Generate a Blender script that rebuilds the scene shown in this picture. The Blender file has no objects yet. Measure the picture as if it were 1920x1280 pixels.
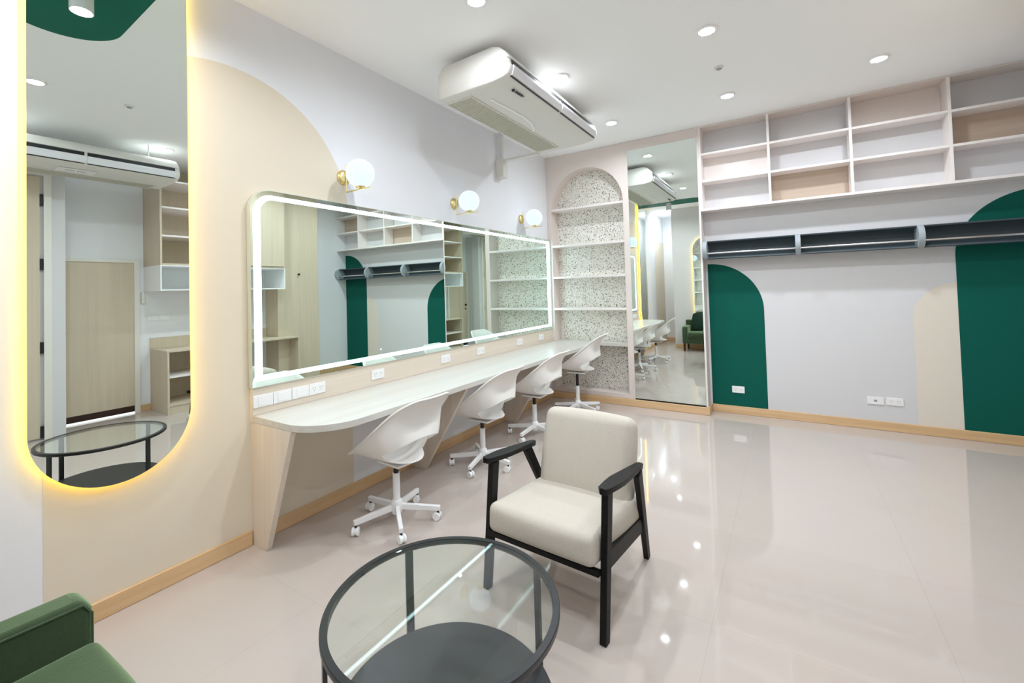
import bpy, bmesh, math, random
from mathutils import Vector, Matrix
random.seed(7)
C = bpy.context.scene.collection
S = bpy.context.scene
PI = math.pi

# ---------------------------------------------------------------- camera
cam_d = bpy.data.cameras.new('camera'); cam = bpy.data.objects.new('camera', cam_d); C.objects.link(cam)
S.camera = cam
pitch, roll, yaw = 0.02429, -0.02825, -0.57814
f_px, p_x, p_y = 830.633, 932.0, 523.066
cy_, sy_ = math.cos(yaw), math.sin(yaw)
fwd = Vector((sy_*math.cos(pitch), cy_*math.cos(pitch), math.sin(pitch)))
rgt = Vector((cy_, -sy_, 0)); upv = rgt.cross(fwd)
r2 = rgt*math.cos(roll)+upv*math.sin(roll); u2 = -rgt*math.sin(roll)+upv*math.cos(roll)
M = Matrix((r2, u2, -fwd)).transposed().to_4x4()
M.translation = Vector((2.6788, 0.0, 1.45))
cam.matrix_world = M
cam_d.sensor_width = 36.0; cam_d.sensor_fit = 'HORIZONTAL'
cam_d.lens = f_px/1920*36.0
cam_d.shift_x = (960-p_x)/1920.0
cam_d.shift_y = (p_y-640)/1920.0
cam_d.clip_start = 0.02; cam_d.clip_end = 60

# ---------------------------------------------------------------- world / exposure
w = bpy.data.worlds.new('world'); S.world = w; w.use_nodes = True
w.node_tree.nodes['Background'].inputs[0].default_value = (0.8, 0.85, 0.9, 1)
w.node_tree.nodes['Background'].inputs[1].default_value = 0.3
S.view_settings.view_transform = 'Standard'; S.view_settings.look = 'None'
S.view_settings.gamma = 1.0; S.view_settings.use_curve_mapping = False
S.view_settings.exposure = 0.31
LP = 11.8        # watts of one downlight
S.cycles.max_bounces = 14; S.cycles.diffuse_bounces = 8; S.cycles.glossy_bounces = 8
S.cycles.transparent_max_bounces = 12; S.cycles.use_denoising = True
S.cycles.sample_clamp_indirect = 6.0
S.cycles.blur_glossy = 1.0; S.cycles.caustics_reflective = True; S.cycles.caustics_refractive = False

# room numbers (metres)
D = 5.385        # front plane of the arched unit and the tall mirror
W = 5.595        # back wall proper
XC = 1.906       # where the arched unit ends
XR = 4.55        # right wall
H = 3.211        # ceiling
YB = -1.40       # corridor end behind the camera
YN = -0.10       # the short wall behind the green armchair

# ---------------------------------------------------------------- materials
def lin(c):
    return tuple(((v/255)/12.92 if v/255 <= .04045 else ((v/255+.055)/1.055)**2.4) for v in c)+(1.0,)
def mat(name, rgb, rough=.6, metal=0, spec=.5, emit=None, es=0, bump=0, bscale=200, coat=0, var=0, vscale=3):
    m = bpy.data.materials.new(name); m.use_nodes = True
    nt = m.node_tree; b = nt.nodes['Principled BSDF']
    b.inputs['Base Color'].default_value = lin(rgb); b.inputs['Roughness'].default_value = rough
    b.inputs['Metallic'].default_value = metal; b.inputs['Specular IOR Level'].default_value = spec
    b.inputs['Coat Weight'].default_value = coat
    if emit: b.inputs['Emission Color'].default_value = lin(emit); b.inputs['Emission Strength'].default_value = es
    if bump or var:
        tc = nt.nodes.new('ShaderNodeTexCoord')
    if var:
        n = nt.nodes.new('ShaderNodeTexNoise'); n.inputs['Scale'].default_value = vscale; n.inputs['Detail'].default_value = 4
        nt.links.new(tc.outputs['Object'], n.inputs['Vector'])
        mx = nt.nodes.new('ShaderNodeMixRGB')
        mx.inputs[1].default_value = lin(tuple(max(0, v*(1-var)) for v in rgb)); mx.inputs[2].default_value = lin(tuple(min(255, v*(1+var)) for v in rgb))
        nt.links.new(n.outputs['Fac'], mx.inputs[0]); nt.links.new(mx.outputs[0], b.inputs['Base Color'])
    if bump:
        n2 = nt.nodes.new('ShaderNodeTexNoise'); n2.inputs['Scale'].default_value = bscale; n2.inputs['Detail'].default_value = 3
        nt.links.new(tc.outputs['Object'], n2.inputs['Vector'])
        bp = nt.nodes.new('ShaderNodeBump'); bp.inputs['Strength'].default_value = bump; bp.inputs['Distance'].default_value = .002
        nt.links.new(n2.outputs['Fac'], bp.inputs['Height']); nt.links.new(bp.outputs[0], b.inputs['Normal'])
    return m
def wood(name, c1, c2, axis='Z', rough=.45, scale=1.0):
    m = bpy.data.materials.new(name); m.use_nodes = True
    nt = m.node_tree; b = nt.nodes['Principled BSDF']; b.inputs['Roughness'].default_value = rough
    tc = nt.nodes.new('ShaderNodeTexCoord'); mp = nt.nodes.new('ShaderNodeMapping')
    s = {'X': (.8, 26, 26), 'Y': (26, .8, 26), 'Z': (26, 26, .8)}[axis]
    mp.inputs['Scale'].default_value = tuple(v*scale for v in s)
    nt.links.new(tc.outputs['Object'], mp.inputs['Vector'])
    n = nt.nodes.new('ShaderNodeTexNoise'); n.inputs['Scale'].default_value = 1.0; n.inputs['Detail'].default_value = 6; n.inputs['Roughness'].default_value = .6; n.inputs['Distortion'].default_value = .4
    nt.links.new(mp.outputs[0], n.inputs['Vector'])
    r = nt.nodes.new('ShaderNodeValToRGB'); r.color_ramp.elements[0].position = .32; r.color_ramp.elements[0].color = lin(c1)
    r.color_ramp.elements[1].position = .68; r.color_ramp.elements[1].color = lin(c2)
    nt.links.new(n.outputs['Fac'], r.inputs[0]); nt.links.new(r.outputs[0], b.inputs['Base Color'])
    return m
def emis(name, rgb, s):
    m = bpy.data.materials.new(name); m.use_nodes = True; nt = m.node_tree; nt.nodes.clear()
    e = nt.nodes.new('ShaderNodeEmission'); e.inputs[0].default_value = lin(rgb); e.inputs[1].default_value = s
    o = nt.nodes.new('ShaderNodeOutputMaterial'); nt.links.new(e.outputs[0], o.inputs[0]); return m

MT = {}
MT['wall'] = mat('wall_paint', (232, 233, 237), .75, var=.012, vscale=2, bump=.12, bscale=90)
MT['wallb'] = mat('wall_paint_white', (213, 212, 214), .7)
MT['beige'] = mat('wall_paint_beige', (224, 213, 194), .75, bump=.12, bscale=90)
MT['beige2'] = mat('wall_paint_sand', (224, 215, 202), .75)
MT['green'] = mat('wall_paint_green', (0, 86, 74), .75, spec=.2)
MT['greenc'] = mat('ceiling_paint_green', (0, 98, 80), .6, spec=.2)
MT['ceil'] = mat('ceiling_paint', (246, 247, 248), .8)
MT['wpan'] = wood('wood_pale_ash', (214, 200, 184), (225, 213, 200), 'Z')
MT['wpany'] = wood('wood_pale_ash_along', (216, 203, 186), (226, 214, 199), 'Y')
MT['wpanx'] = wood('wood_pale_ash_across', (206, 190, 178), (219, 206, 196), 'X')
MT['lam'] = mat('laminate_pinkish', (222, 211, 205), .5, var=.02, vscale=4)
MT['lamedge'] = mat('laminate_edge', (234, 227, 224), .5)
MT['wtan'] = wood('wood_tan_back', (186, 166, 148), (200, 182, 165), 'X')
MT['ctop'] = wood('countertop_bleached_oak', (196, 192, 184), (208, 204, 198), 'Y', rough=.3)
MT['base'] = wood('skirting_oak', (205, 168, 122), (222, 188, 146), 'X', rough=.5)
MT['basey'] = wood('skirting_oak_along', (205, 168, 122), (222, 188, 146), 'Y', rough=.5)
MT['oak'] = wood('oak_veneer', (200, 185, 162), (208, 194, 172), 'Z', rough=.5)
MT['white'] = mat('white_plastic', (238, 238, 238), .35)
MT['offwhite'] = mat('ivory_plastic', (226, 222, 214), .4)
MT['shell'] = mat('white_polypropylene', (240, 238, 234), .38)
MT['wmetal'] = mat('white_powder_coat', (240, 240, 240), .4)
MT['black'] = mat('black_stained_wood', (12, 11, 11), .5, spec=.25, var=.25, vscale=60)
MT['dark'] = mat('black_plastic', (22, 22, 24), .4)
MT['bmetal'] = mat('black_metal', (28, 29, 30), .38, bump=.1, bscale=500)
MT['shelfblk'] = mat('black_textured_metal', (31, 32, 34), .42, bump=.3, bscale=700)
MT['brass'] = mat('brass', (232, 212, 150), .3, metal=1)
MT['chrome'] = mat('brushed_steel', (225, 225, 225), .25, metal=1)
MT['cream'] = mat('cream_fabric', (194, 186, 174), .95, spec=.2, bump=.8, bscale=420, var=.05, vscale=160)
MT['gfab'] = mat('green_velvet', (46, 62, 38), .85, spec=.3, bump=.5, bscale=350, var=.12, vscale=70)
MT['gfab'].node_tree.nodes['Principled BSDF'].inputs['Sheen Weight'].default_value = .9; MT['gfab'].node_tree.nodes['Principled BSDF'].inputs['Sheen Tint'].default_value = (.62, .85, .5, 1)
MT['gpil'] = mat('dark_green_velvet', (24, 48, 34), .85, spec=.3, bump=.5, bscale=350)
MT['leg'] = mat('dark_brown_wood', (50, 26, 20), .4)
MT['rail'] = mat('blue_grey_panel', (62, 74, 80), .55, var=.08, vscale=90)
MT['raill'] = mat('light_grey_disc', (158, 166, 172), .55, var=.03, vscale=90)
MT['grey'] = mat('grey_plastic', (150, 150, 150), .5)
MT['ac'] = mat('air_conditioner_plastic', (222, 220, 215), .6, spec=.2)
MT['acg'] = mat('air_conditioner_grille', (196, 194, 180), .6)
MT['acl'] = mat('air_conditioner_louvre', (222, 222, 226), .35)
MT['frame'] = mat('mirror_frame_aluminium', (205, 210, 200), .3, metal=.3)
MT['flens'] = emis('downlight_lens', (255, 255, 255), 9)
MT['globe'] = mat('opal_glass_lit', (90, 95, 100), .15, emit=(216, 236, 255), es=.92)
MT['led'] = emis('led_cool', (214, 250, 255), 5)
MT['ledw'] = emis('led_warm', (255, 206, 58), 9.5)
MT['ledb'] = emis('led_soft', (236, 255, 222), 1.1)
MT['doorglow'] = emis('painted_light_under_door', (255, 255, 255), 1.3)
MT['dot'] = emis('touch_light', (255, 255, 255), 1.5)

def mirror_mat(name, rgb):
    m = bpy.data.materials.new(name); m.use_nodes = True; nt = m.node_tree; nt.nodes.clear()
    g = nt.nodes.new('ShaderNodeBsdfGlossy'); g.inputs['Color'].default_value = lin(rgb); g.inputs['Roughness'].default_value = 0
    o = nt.nodes.new('ShaderNodeOutputMaterial'); nt.links.new(g.outputs[0], o.inputs[0]); return m
MT['mirror'] = mirror_mat('mirror_silver', (236, 244, 240))
MT['mirrorg'] = mirror_mat('mirror_silver_tinted', (226, 240, 233))

def glass_mat():
    m = bpy.data.materials.new('clear_glass'); m.use_nodes = True; nt = m.node_tree; nt.nodes.clear()
    t = nt.nodes.new('ShaderNodeBsdfTransparent'); t.inputs[0].default_value = (.955, .985, .97, 1)
    g = nt.nodes.new('ShaderNodeBsdfGlossy'); g.inputs['Roughness'].default_value = 0; g.inputs['Color'].default_value = (1, 1, 1, 1)
    lw = nt.nodes.new('ShaderNodeLayerWeight'); lw.inputs[0].default_value = .5
    pw = nt.nodes.new('ShaderNodeMath'); pw.operation = 'POWER'; pw.inputs[1].default_value = 4.5; nt.links.new(lw.outputs['Facing'], pw.inputs[0])
    f = nt.nodes.new('ShaderNodeMath'); f.operation = 'MULTIPLY_ADD'; f.inputs[1].default_value = .9; f.inputs[2].default_value = .05; nt.links.new(pw.outputs[0], f.inputs[0])
    mx = nt.nodes.new('ShaderNodeMixShader'); o = nt.nodes.new('ShaderNodeOutputMaterial')
    nt.links.new(f.outputs[0], mx.inputs[0]); nt.links.new(t.outputs[0], mx.inputs[1]); nt.links.new(g.outputs[0], mx.inputs[2]); nt.links.new(mx.outputs[0], o.inputs[0])
    return m
MT['glass'] = glass_mat()

MT['glassc'] = MT['glass'].copy(); MT['glassc'].name = 'thin_clear_glass'
for n_ in MT['glassc'].node_tree.nodes:
    if n_.type == 'BSDF_TRANSPARENT': n_.inputs[0].default_value = (1, 1, 1, 1)

def floor_mat():
    m = bpy.data.materials.new('polished_tile'); m.use_nodes = True; nt = m.node_tree; b = nt.nodes['Principled BSDF']
    tc = nt.nodes.new('ShaderNodeTexCoord')
    br = nt.nodes.new('ShaderNodeTexBrick'); br.offset = 0; br.squash = 1
    br.inputs['Scale'].default_value = 1.0; br.inputs['Brick Width'].default_value = .8; br.inputs['Row Height'].default_value = .8
    br.inputs['Mortar Size'].default_value = .0018; br.inputs['Mortar Smooth'].default_value = .3
    br.inputs['Color1'].default_value = lin((190, 178, 170)); br.inputs['Color2'].default_value = lin((191, 179, 171)); br.inputs['Mortar'].default_value = lin((184, 171, 162))
    mp = nt.nodes.new('ShaderNodeMapping'); mp.inputs['Location'].default_value = (.04, .31, 0)
    nt.links.new(tc.outputs['Object'], mp.inputs[0]); nt.links.new(mp.outputs[0], br.inputs['Vector'])
    n = nt.nodes.new('ShaderNodeTexNoise'); n.inputs['Scale'].default_value = 2.2; n.inputs['Detail'].default_value = 5
    nt.links.new(tc.outputs['Object'], n.inputs['Vector'])
    mx = nt.nodes.new('ShaderNodeMixRGB'); mx.blend_type = 'MULTIPLY'; mx.inputs[0].default_value = .07
    nt.links.new(br.outputs['Color'], mx.inputs[1]); nt.links.new(n.outputs['Color'], mx.inputs[2])
    nt.links.new(mx.outputs[0], b.inputs['Base Color'])
    b.inputs['Roughness'].default_value = .045; b.inputs['IOR'].default_value = 1.52
    return m
MT['floor'] = floor_mat()

def terrazzo():
    m = bpy.data.materials.new('terrazzo'); m.use_nodes = True; nt = m.node_tree; b = nt.nodes['Principled BSDF']; b.inputs['Roughness'].default_value = .4
    tc = nt.nodes.new('ShaderNodeTexCoord')
    col = None
    for sc, th, thr, c in ((46, .30, .40, (66, 62, 58)), (70, .34, .45, (128, 120, 104)), (95, .36, .5, (178, 170, 150))):
        v = nt.nodes.new('ShaderNodeTexVoronoi'); v.inputs['Scale'].default_value = sc; v.feature = 'F1'
        nt.links.new(tc.outputs['Object'], v.inputs['Vector'])
        sp = nt.nodes.new('ShaderNodeSeparateColor'); nt.links.new(v.outputs['Color'], sp.inputs[0])
        g = nt.nodes.new('ShaderNodeMath'); g.operation = 'GREATER_THAN'; g.inputs[1].default_value = 1-thr; nt.links.new(sp.outputs[0], g.inputs[0])
        l = nt.nodes.new('ShaderNodeMath'); l.operation = 'LESS_THAN'; l.inputs[1].default_value = th; nt.links.new(v.outputs['Distance'], l.inputs[0])
        a = nt.nodes.new('ShaderNodeMath'); a.operation = 'MULTIPLY'; nt.links.new(g.outputs[0], a.inputs[0]); nt.links.new(l.outputs[0], a.inputs[1])
        mx = nt.nodes.new('ShaderNodeMixRGB'); nt.links.new(a.outputs[0], mx.inputs[0]); mx.inputs[2].default_value = lin(c)
        if col is None: mx.inputs[1].default_value = lin((236, 234, 226))
        else: nt.links.new(col.outputs[0], mx.inputs[1])
        col = mx
    nt.links.new(col.outputs[0], b.inputs['Base Color']); return m
MT['terr'] = terrazzo()

# ---------------------------------------------------------------- mesh helpers
ORG = {}
def empty(name, label, cat, loc=(0, 0, 0), rz=0, group=None):
    o = bpy.data.objects.new(name, None); C.objects.link(o); o.location = loc; o.rotation_euler = (0, 0, rz)
    o.empty_display_size = .1
    o['label'] = label; o['category'] = cat
    if group: o['group'] = group
    ORG[o.name] = Vector(loc)
    return o
def tag(o, label=None, cat=None, group=None, kind=None):
    if label: o['label'] = label
    if cat: o['category'] = cat
    if group: o['group'] = group
    if kind: o['kind'] = kind
    return o
class B:
    def __init__(s): s.v = []; s.f = []; s.m = []
    def add(s, vs, fs, mi=0):
        n = len(s.v); s.v += [Vector(v) for v in vs]; s.f += [tuple(i+n for i in f) for f in fs]; s.m += [mi]*len(fs); return s
    def box(s, x0, x1, y0, y1, z0, z1, mi=0):
        v = [(x, y, z) for z in (z0, z1) for y in (y0, y1) for x in (x0, x1)]
        return s.add(v, [(0, 2, 3, 1), (4, 5, 7, 6), (0, 1, 5, 4), (2, 6, 7, 3), (0, 4, 6, 2), (1, 3, 7, 5)], mi)
    def prism(s, pts, axis, a, b, mi=0):
        n = len(pts)
        def P(p, t): return {'X': (t, p[0], p[1]), 'Y': (p[0], t, p[1]), 'Z': (p[0], p[1], t)}[axis]
        v = [P(p, a) for p in pts]+[P(p, b) for p in pts]
        return s.add(v, [tuple(range(n)), tuple(range(2*n-1, n-1, -1))]+[(i, n+i, n+(i+1) % n, (i+1) % n) for i in range(n)], mi)
    def flat(s, pts, axis, a, mi=0):
        def P(p): return {'X': (a, p[0], p[1]), 'Y': (p[0], a, p[1]), 'Z': (p[0], p[1], a)}[axis]
        return s.add([P(p) for p in pts], [tuple(range(len(pts)))], mi)
    def ring(s, outer, inner, axis, a, b, mi=0):
        n = len(outer)
        def P(p, t): return {'X': (t, p[0], p[1]), 'Y': (p[0], t, p[1]), 'Z': (p[0], p[1], t)}[axis]
        v = [P(p, a) for p in outer]+[P(p, a) for p in inner]+[P(p, b) for p in outer]+[P(p, b) for p in inner]
        f = []
        for i in range(n):
            j = (i+1) % n
            f += [(i, j, n+j, n+i), (2*n+i, 3*n+i, 3*n+j, 2*n+j), (i, 2*n+i, 2*n+j, j), (n+i, n+j, 3*n+j, 3*n+i)]
        return s.add(v, f, mi)
    def cyl(s, p0, p1, r0, r1=None, n=20, mi=0):
        r1 = r0 if r1 is None else r1
        p0 = Vector(p0); p1 = Vector(p1); d = (p1-p0).normalized()
        a = Vector((0, 0, 1)) if abs(d.z) < .9 else Vector((1, 0, 0)); u = d.cross(a).normalized(); w_ = d.cross(u)
        v = []
        for p, r in ((p0, r0), (p1, r1)): v += [p+(u*math.cos(2*PI*i/n)+w_*math.sin(2*PI*i/n))*r for i in range(n)]
        return s.add(v, [tuple(range(n)), tuple(range(2*n-1, n-1, -1))]+[(i, n+i, n+(i+1) % n, (i+1) % n) for i in range(n)], mi)
    def tube(s, pts, r, n=10, mi=0):
        pts = [Vector(p) for p in pts]; rings = []
        for i, p in enumerate(pts):
            d = (pts[min(i+1, len(pts)-1)]-pts[max(i-1, 0)]).normalized()
            a = Vector((0, 0, 1)) if abs(d.z) < .9 else Vector((1, 0, 0)); u = d.cross(a).normalized(); w_ = d.cross(u)
            rings.append([p+(u*math.cos(2*PI*k/n)+w_*math.sin(2*PI*k/n))*r for k in range(n)])
        v = [q for rg in rings for q in rg]; f = [tuple(range(n)), tuple(range(len(v)-1, len(v)-n-1, -1))]
        for i in range(len(pts)-1):
            for k in range(n): f.append((i*n+k, (i+1)*n+k, (i+1)*n+(k+1) % n, i*n+(k+1) % n))
        return s.add(v, f, mi)
    def bar(s, p0, p1, w0, h0, w1=None, h1=None, side=(1, 0, 0), mi=0):
        # rectangular bar, w along 'side', h along the other cross direction
        w1 = w0 if w1 is None else w1; h1 = h0 if h1 is None else h1
        p0 = Vector(p0); p1 = Vector(p1); d = (p1-p0).normalized(); u = Vector(side); u = (u-d*u.dot(d)).normalized(); q = d.cross(u)
        v = []
        for p, a, b in ((p0, w0, h0), (p1, w1, h1)): v += [p+u*(sx*a/2)+q*(sy*b/2) for sx, sy in ((-1, -1), (1, -1), (1, 1), (-1, 1))]
        return s.add(v, [(0, 3, 2, 1), (4, 5, 6, 7), (0, 1, 5, 4), (1, 2, 6, 5), (2, 3, 7, 6), (3, 0, 4, 7)], mi)
    def lathe(s, prof, n=32, c=(0, 0, 0), axis='Z', mi=0, cap=True):
        v = []; c = Vector(c)
        for r, z in prof:
            for i in range(n):
                a = 2*PI*i/n; q = (r*math.cos(a), r*math.sin(a), z)
                if axis == 'X': q = (q[2], q[0], q[1])
                if axis == 'Y': q = (q[0], q[2], q[1])
                v.append(c+Vector(q))
        f = [(i*n+k, i*n+(k+1) % n, (i+1)*n+(k+1) % n, (i+1)*n+k) for i in range(len(prof)-1) for k in range(n)]
        if prof[0] == prof[-1]: cap = False
        if cap and prof[0][0] > 1e-5: f.append(tuple(range(n)))
        if cap and prof[-1][0] > 1e-5: f.append(tuple(range(len(v)-1, len(v)-n-1, -1)))
        return s.add(v, f, mi)
    def sphere(s, c, r, n=32, m=20, mi=0):
        return s.lathe([(max(r*math.sin(PI*i/m), 1e-6), -r*math.cos(PI*i/m)) for i in range(m+1)], n, c, 'Z', mi)
    def obj(s, name, mats, parent=None, bevel=0, seg=2, smooth=True, subsurf=0, world=True, angle=40):
        me = bpy.data.meshes.new(name)
        off = Vector((0, 0, 0))
        if parent is not None and world: off = ORG.get(parent.name, Vector((0, 0, 0)))
        me.from_pydata([tuple(v-off) for v in s.v], [], s.f)
        if not isinstance(mats, (list, tuple)): mats = [mats]
        for m in mats: me.materials.append(m if not isinstance(m, str) else MT[m])
        for p, mi in zip(me.polygons, s.m): p.material_index = mi
        bm = bmesh.new(); bm.from_mesh(me); bmesh.ops.remove_doubles(bm, verts=bm.verts, dist=1e-6)
        bmesh.ops.recalc_face_normals(bm, faces=bm.faces); bm.to_mesh(me); bm.free()
        if smooth:
            for p in me.polygons: p.use_smooth = True
            me.set_sharp_from_angle(angle=math.radians(angle))
        me.update()
        o = bpy.data.objects.new(name, me); C.objects.link(o)
        if parent is not None: o.parent = parent; ORG[o.name] = ORG.get(parent.name, Vector((0, 0, 0)))
        if bevel:
            md = o.modifiers.new('bevel', 'BEVEL'); md.width = bevel; md.segments = seg; md.limit_method = 'ANGLE'; md.angle_limit = math.radians(35)
            md.harden_normals = False
        if subsurf:
            md = o.modifiers.new('sub', 'SUBSURF'); md.levels = subsurf; md.render_levels = subsurf
        return o
def struct(name, b, m, **k):
    o = b.obj(name, m, **k); o['kind'] = 'structure'; return o
def thing1(name, b, m, label, cat, group=None, **k):
    """a top-level thing that is one mesh; origin moved to its base"""
    xs = [v.x for v in b.v]; ys = [v.y for v in b.v]; zs = [v.z for v in b.v]
    c = Vector(((min(xs)+max(xs))/2, (min(ys)+max(ys))/2, min(zs)))
    b.v = [v-c for v in b.v]; o = b.obj(name, m, **k); o.location = c; ORG[o.name] = c
    return tag(o, label, cat, group)
def arcp(cx, cy, r, a0, a1, n=24):
    return [(cx+r*math.cos(math.radians(a0+(a1-a0)*i/n)), cy+r*math.sin(math.radians(a0+(a1-a0)*i/n))) for i in range(n+1)]
def rrect(x0, x1, y0, y1, rs, n=10):
    """corner radii (bl, br, tr, tl); a constant vertex count per corner"""
    bl, br, tr, tl = [max(r, 1e-4) for r in rs]
    return arcp(x0+bl, y0+bl, bl, 180, 270, n)+arcp(x1-br, y0+br, br, 270, 360, n)+arcp(x1-tr, y1-tr, tr, 0, 90, n)+arcp(x0+tl, y1-tl, tl, 90, 180, n)
def copy_tree(o, parent=None):
    c = o.copy(); C.objects.link(c)
    if parent is not None: c.parent = parent
    for ch in list(o.children): copy_tree(ch, c)
    return c
def text(name, s, size, mtx, m, parent, off, ext=.0006):
    cu = bpy.data.curves.new(name, 'FONT'); cu.body = s; cu.size = size; cu.extrude = ext; cu.align_x = 'LEFT'
    t = bpy.data.objects.new('tmp', cu); C.objects.link(t)
    dg = bpy.context.evaluated_depsgraph_get(); me = bpy.data.meshes.new_from_object(t.evaluated_get(dg))
    bpy.data.objects.remove(t); me.name = name; me.materials.clear(); me.materials.append(MT[m])
    me.transform(mtx); me.transform(Matrix.Translation(-off))
    o = bpy.data.objects.new(name, me); C.objects.link(o); o.parent = parent; return o

# ---------------------------------------------------------------- the room shell
struct('floor', B().box(-.1, XR+.1, YB-.1, W+.1, -.1, 0), 'floor')
# ceiling, with the green painted tongue over the mirror
cb = B().box(-.1, XR+.1, YB-.1, W+.1, H, H+.1)
cb.flat([(0.001, .47)]+arcp(1.063, .766, .297, -90, 90, 32)+[(0.001, 1.064)], 'Z', H-.0008, 1)
struct('ceiling', cb, ['ceil', 'greenc'])
# left wall, beige arch painted on it
wl = B().box(-.1, 0, YB-.1, W+.1, 0, H)
wl.flat([(.525, .001)]+[(2.13, .001)]+arcp(1.3275, 2.0, .8025, 0, 180, 48), 'X', .0008, 1)
wl.flat([(YB+.001, .001), (-.45, .001)]+[(-.45, 2.1)]+arcp(-.9, 2.1, .45, 0, 90, 16)+[(YB+.001, 2.55)], 'X', .0008, 1)
struct('wall_left', wl, ['wall', 'beige'])
# back wall with its painted arches
wb = B().box(-.1, XR+.1, W, W+.1, 0, H)
y1 = W-.0008
wb.flat([(XC+.02, .001), (2.466, .001)]+arcp(1.946, 1.155, .52, 0, 92, 28)+[(XC+.02, 1.674)], 'Y', y1, 1)
wb.flat([(3.962, .001), (3.962, 1.402)]+arcp(3.985, 1.078, .325, 95, 180, 20)+[(3.66, .001)], 'Y', y1, 2)
wb.flat([(3.962, .001), (XR-.001, .001), (XR-.001, 2.19)]+arcp(4.51, 1.64, .55, 88, 180, 28), 'Y', y1-.0004, 1)
struct('wall_back', wb, ['wallb', 'green', 'beige2'])
struct('wall_right', B().box(XR, XR+.1, YB-.1, W+.1, 0, H), 'wall')
struct('wall_front', B().box(-.1, XR+.1, YB-.1, YB, 0, H), 'wall')
struct('wall_behind', B().box(.48, 2.15, YB, YN, 0, H), 'wallb')
# boxed-out closet wall seen in the pill mirror
struct('wall_closet', B().box(4.1, XR, .35, 1.298, 0, 2.875).box(4.1, 4.3, 1.298, 1.365, 0, 2.875), 'wallb')
def skirt(name, poly, axis_mat):
    b = B().prism(poly, 'Z', 0, .086); return struct(name, b, axis_mat, bevel=.004, seg=2)
t = .015
skirt('baseboard_left', [(0, YB), (t, YB), (t, 1.395), (0, 1.395)], 'basey')
skirt('baseboard_counter', [(0, 1.43), (t, 1.43), (t, D), (0, D)], 'basey')
skirt('baseboard_back', [(XC+.02, W), (XR-t, W), (XR-t, W-t), (XC+.02, W-t)], 'base')
skirt('baseboard_unit', [(0+t, D-t), (XC+t, D-t), (XC+t+.0, W), (XC, W), (XC, D), (0+t, D)], 'base')
skirt('baseboard_behind', [(.48, YN), (2.15+t, YN), (2.15+t, YN+t), (.48, YN+t)], 'base')
skirt('baseboard_corridor', [(t, YB), (.48, YB), (.48, YB+t), (t, YB+t)], 'base')
skirt('baseboard_right', [(XR-t, 2.146), (XR, 2.146), (XR, 2.264), (XR-t, 2.264)], 'basey')
skirt('baseboard_end', [(XR-t, 4.75), (XR, 4.75), (XR, W), (XR-t, W)], 'basey')

# wooden door on the right wall, seen in the pill mirror
d1 = struct('door_1', B().box(XR-.03, XR-.002, 1.35, 2.09, .10, 1.93), 'oak')
B().box(XR-.028, XR-.003, 1.351, 2.089, .022, .0995).obj('bottom_rail', 'leg', d1)
B().cyl((XR-.0305, 1.42, 1.08), (XR-.045, 1.42, 1.08), .025).cyl((XR-.045, 1.42, 1.08), (XR-.075, 1.42, 1.08), .018).obj('door_knob', 'dark', d1)
B().cyl((XR-.0305, 1.42, .98), (XR-.04, 1.42, .98), .022).obj('lock', 'dark', d1)
struct('trim_1', B().box(XR-.045, XR-.001, 2.09, 2.145, 0, 1.97).box(XR-.045, XR-.001, 1.30, 1.35, 0, 1.97).box(XR-.045, XR-.001, 1.35, 2.09, 1.93, 1.97), 'offwhite')
struct('under_door_glow', B().box(XR-.03, XR-.002, 1.352, 2.088, .0, .018), 'doorglow')  # glowing strip standing in for light that leaks under the door
# closet door on the boxed wall with dark hinges
d2 = struct('door_2', B().box(4.075, 4.0995, .45, 1.16, .02, 2.8), 'oak')
for z in (.02, .91, 1.80, 2.49): B().box(4.07, 4.0995, 1.161, 1.188, z, z+.12).obj('hinge', 'dark', d2)
struct('trim_3', B().box(4.06, 4.0995, 1.19, 1.25, 0, 2.87).box(4.06, 4.0995, .42, 1.19, 2.81, 2.87), 'offwhite')

# ---------------------------------------------------------------- lights in the ceiling
def lamp_disk(name, loc, r, power, parent, col=(.86, .93, 1)):
    l = bpy.data.lights.new(name, 'AREA'); l.shape = 'DISK'; l.size = r*2; l.energy = power; l.color = col; l.spread = math.radians(172)
    o = bpy.data.objects.new(name, l); C.objects.link(o); o.parent = parent; o.location = Vector(loc)-ORG[parent.name]; return o
DL = [(1.17, 2.17, 'above the near end of the white ceiling air conditioner'),
      (1.17, 3.38, 'beside the louvres of the ceiling air conditioner over the counter'),
      (1.17, 4.64, 'nearest the arched shelf unit'),
      (2.28, 3.36, 'largest in the photo, in the second row from the camera'),
      (2.28, 4.64, 'in front of the cubby shelf, left of its second divider'),
      (3.36, 4.61, 'in front of the cubby shelf, right one of the two beside it'),
      (2.35, .86, 'seen only in the tall pill mirror, at its left edge'),
      (3.50, 2.13, 'beside the far air conditioner end'),
      (2.28, 2.17, 'over the cream armchair, just above the frame'),
      (3.40, 3.38, 'by the cupboards'),
      (3.40, .55, 'by the closet door'),
      (.24, -.50, 'in the corridor'),
      (3.40, -.70, 'added as fill, unseen behind the camera on the right'), ]  # extra unseen lamp, added to brighten the room
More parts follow.
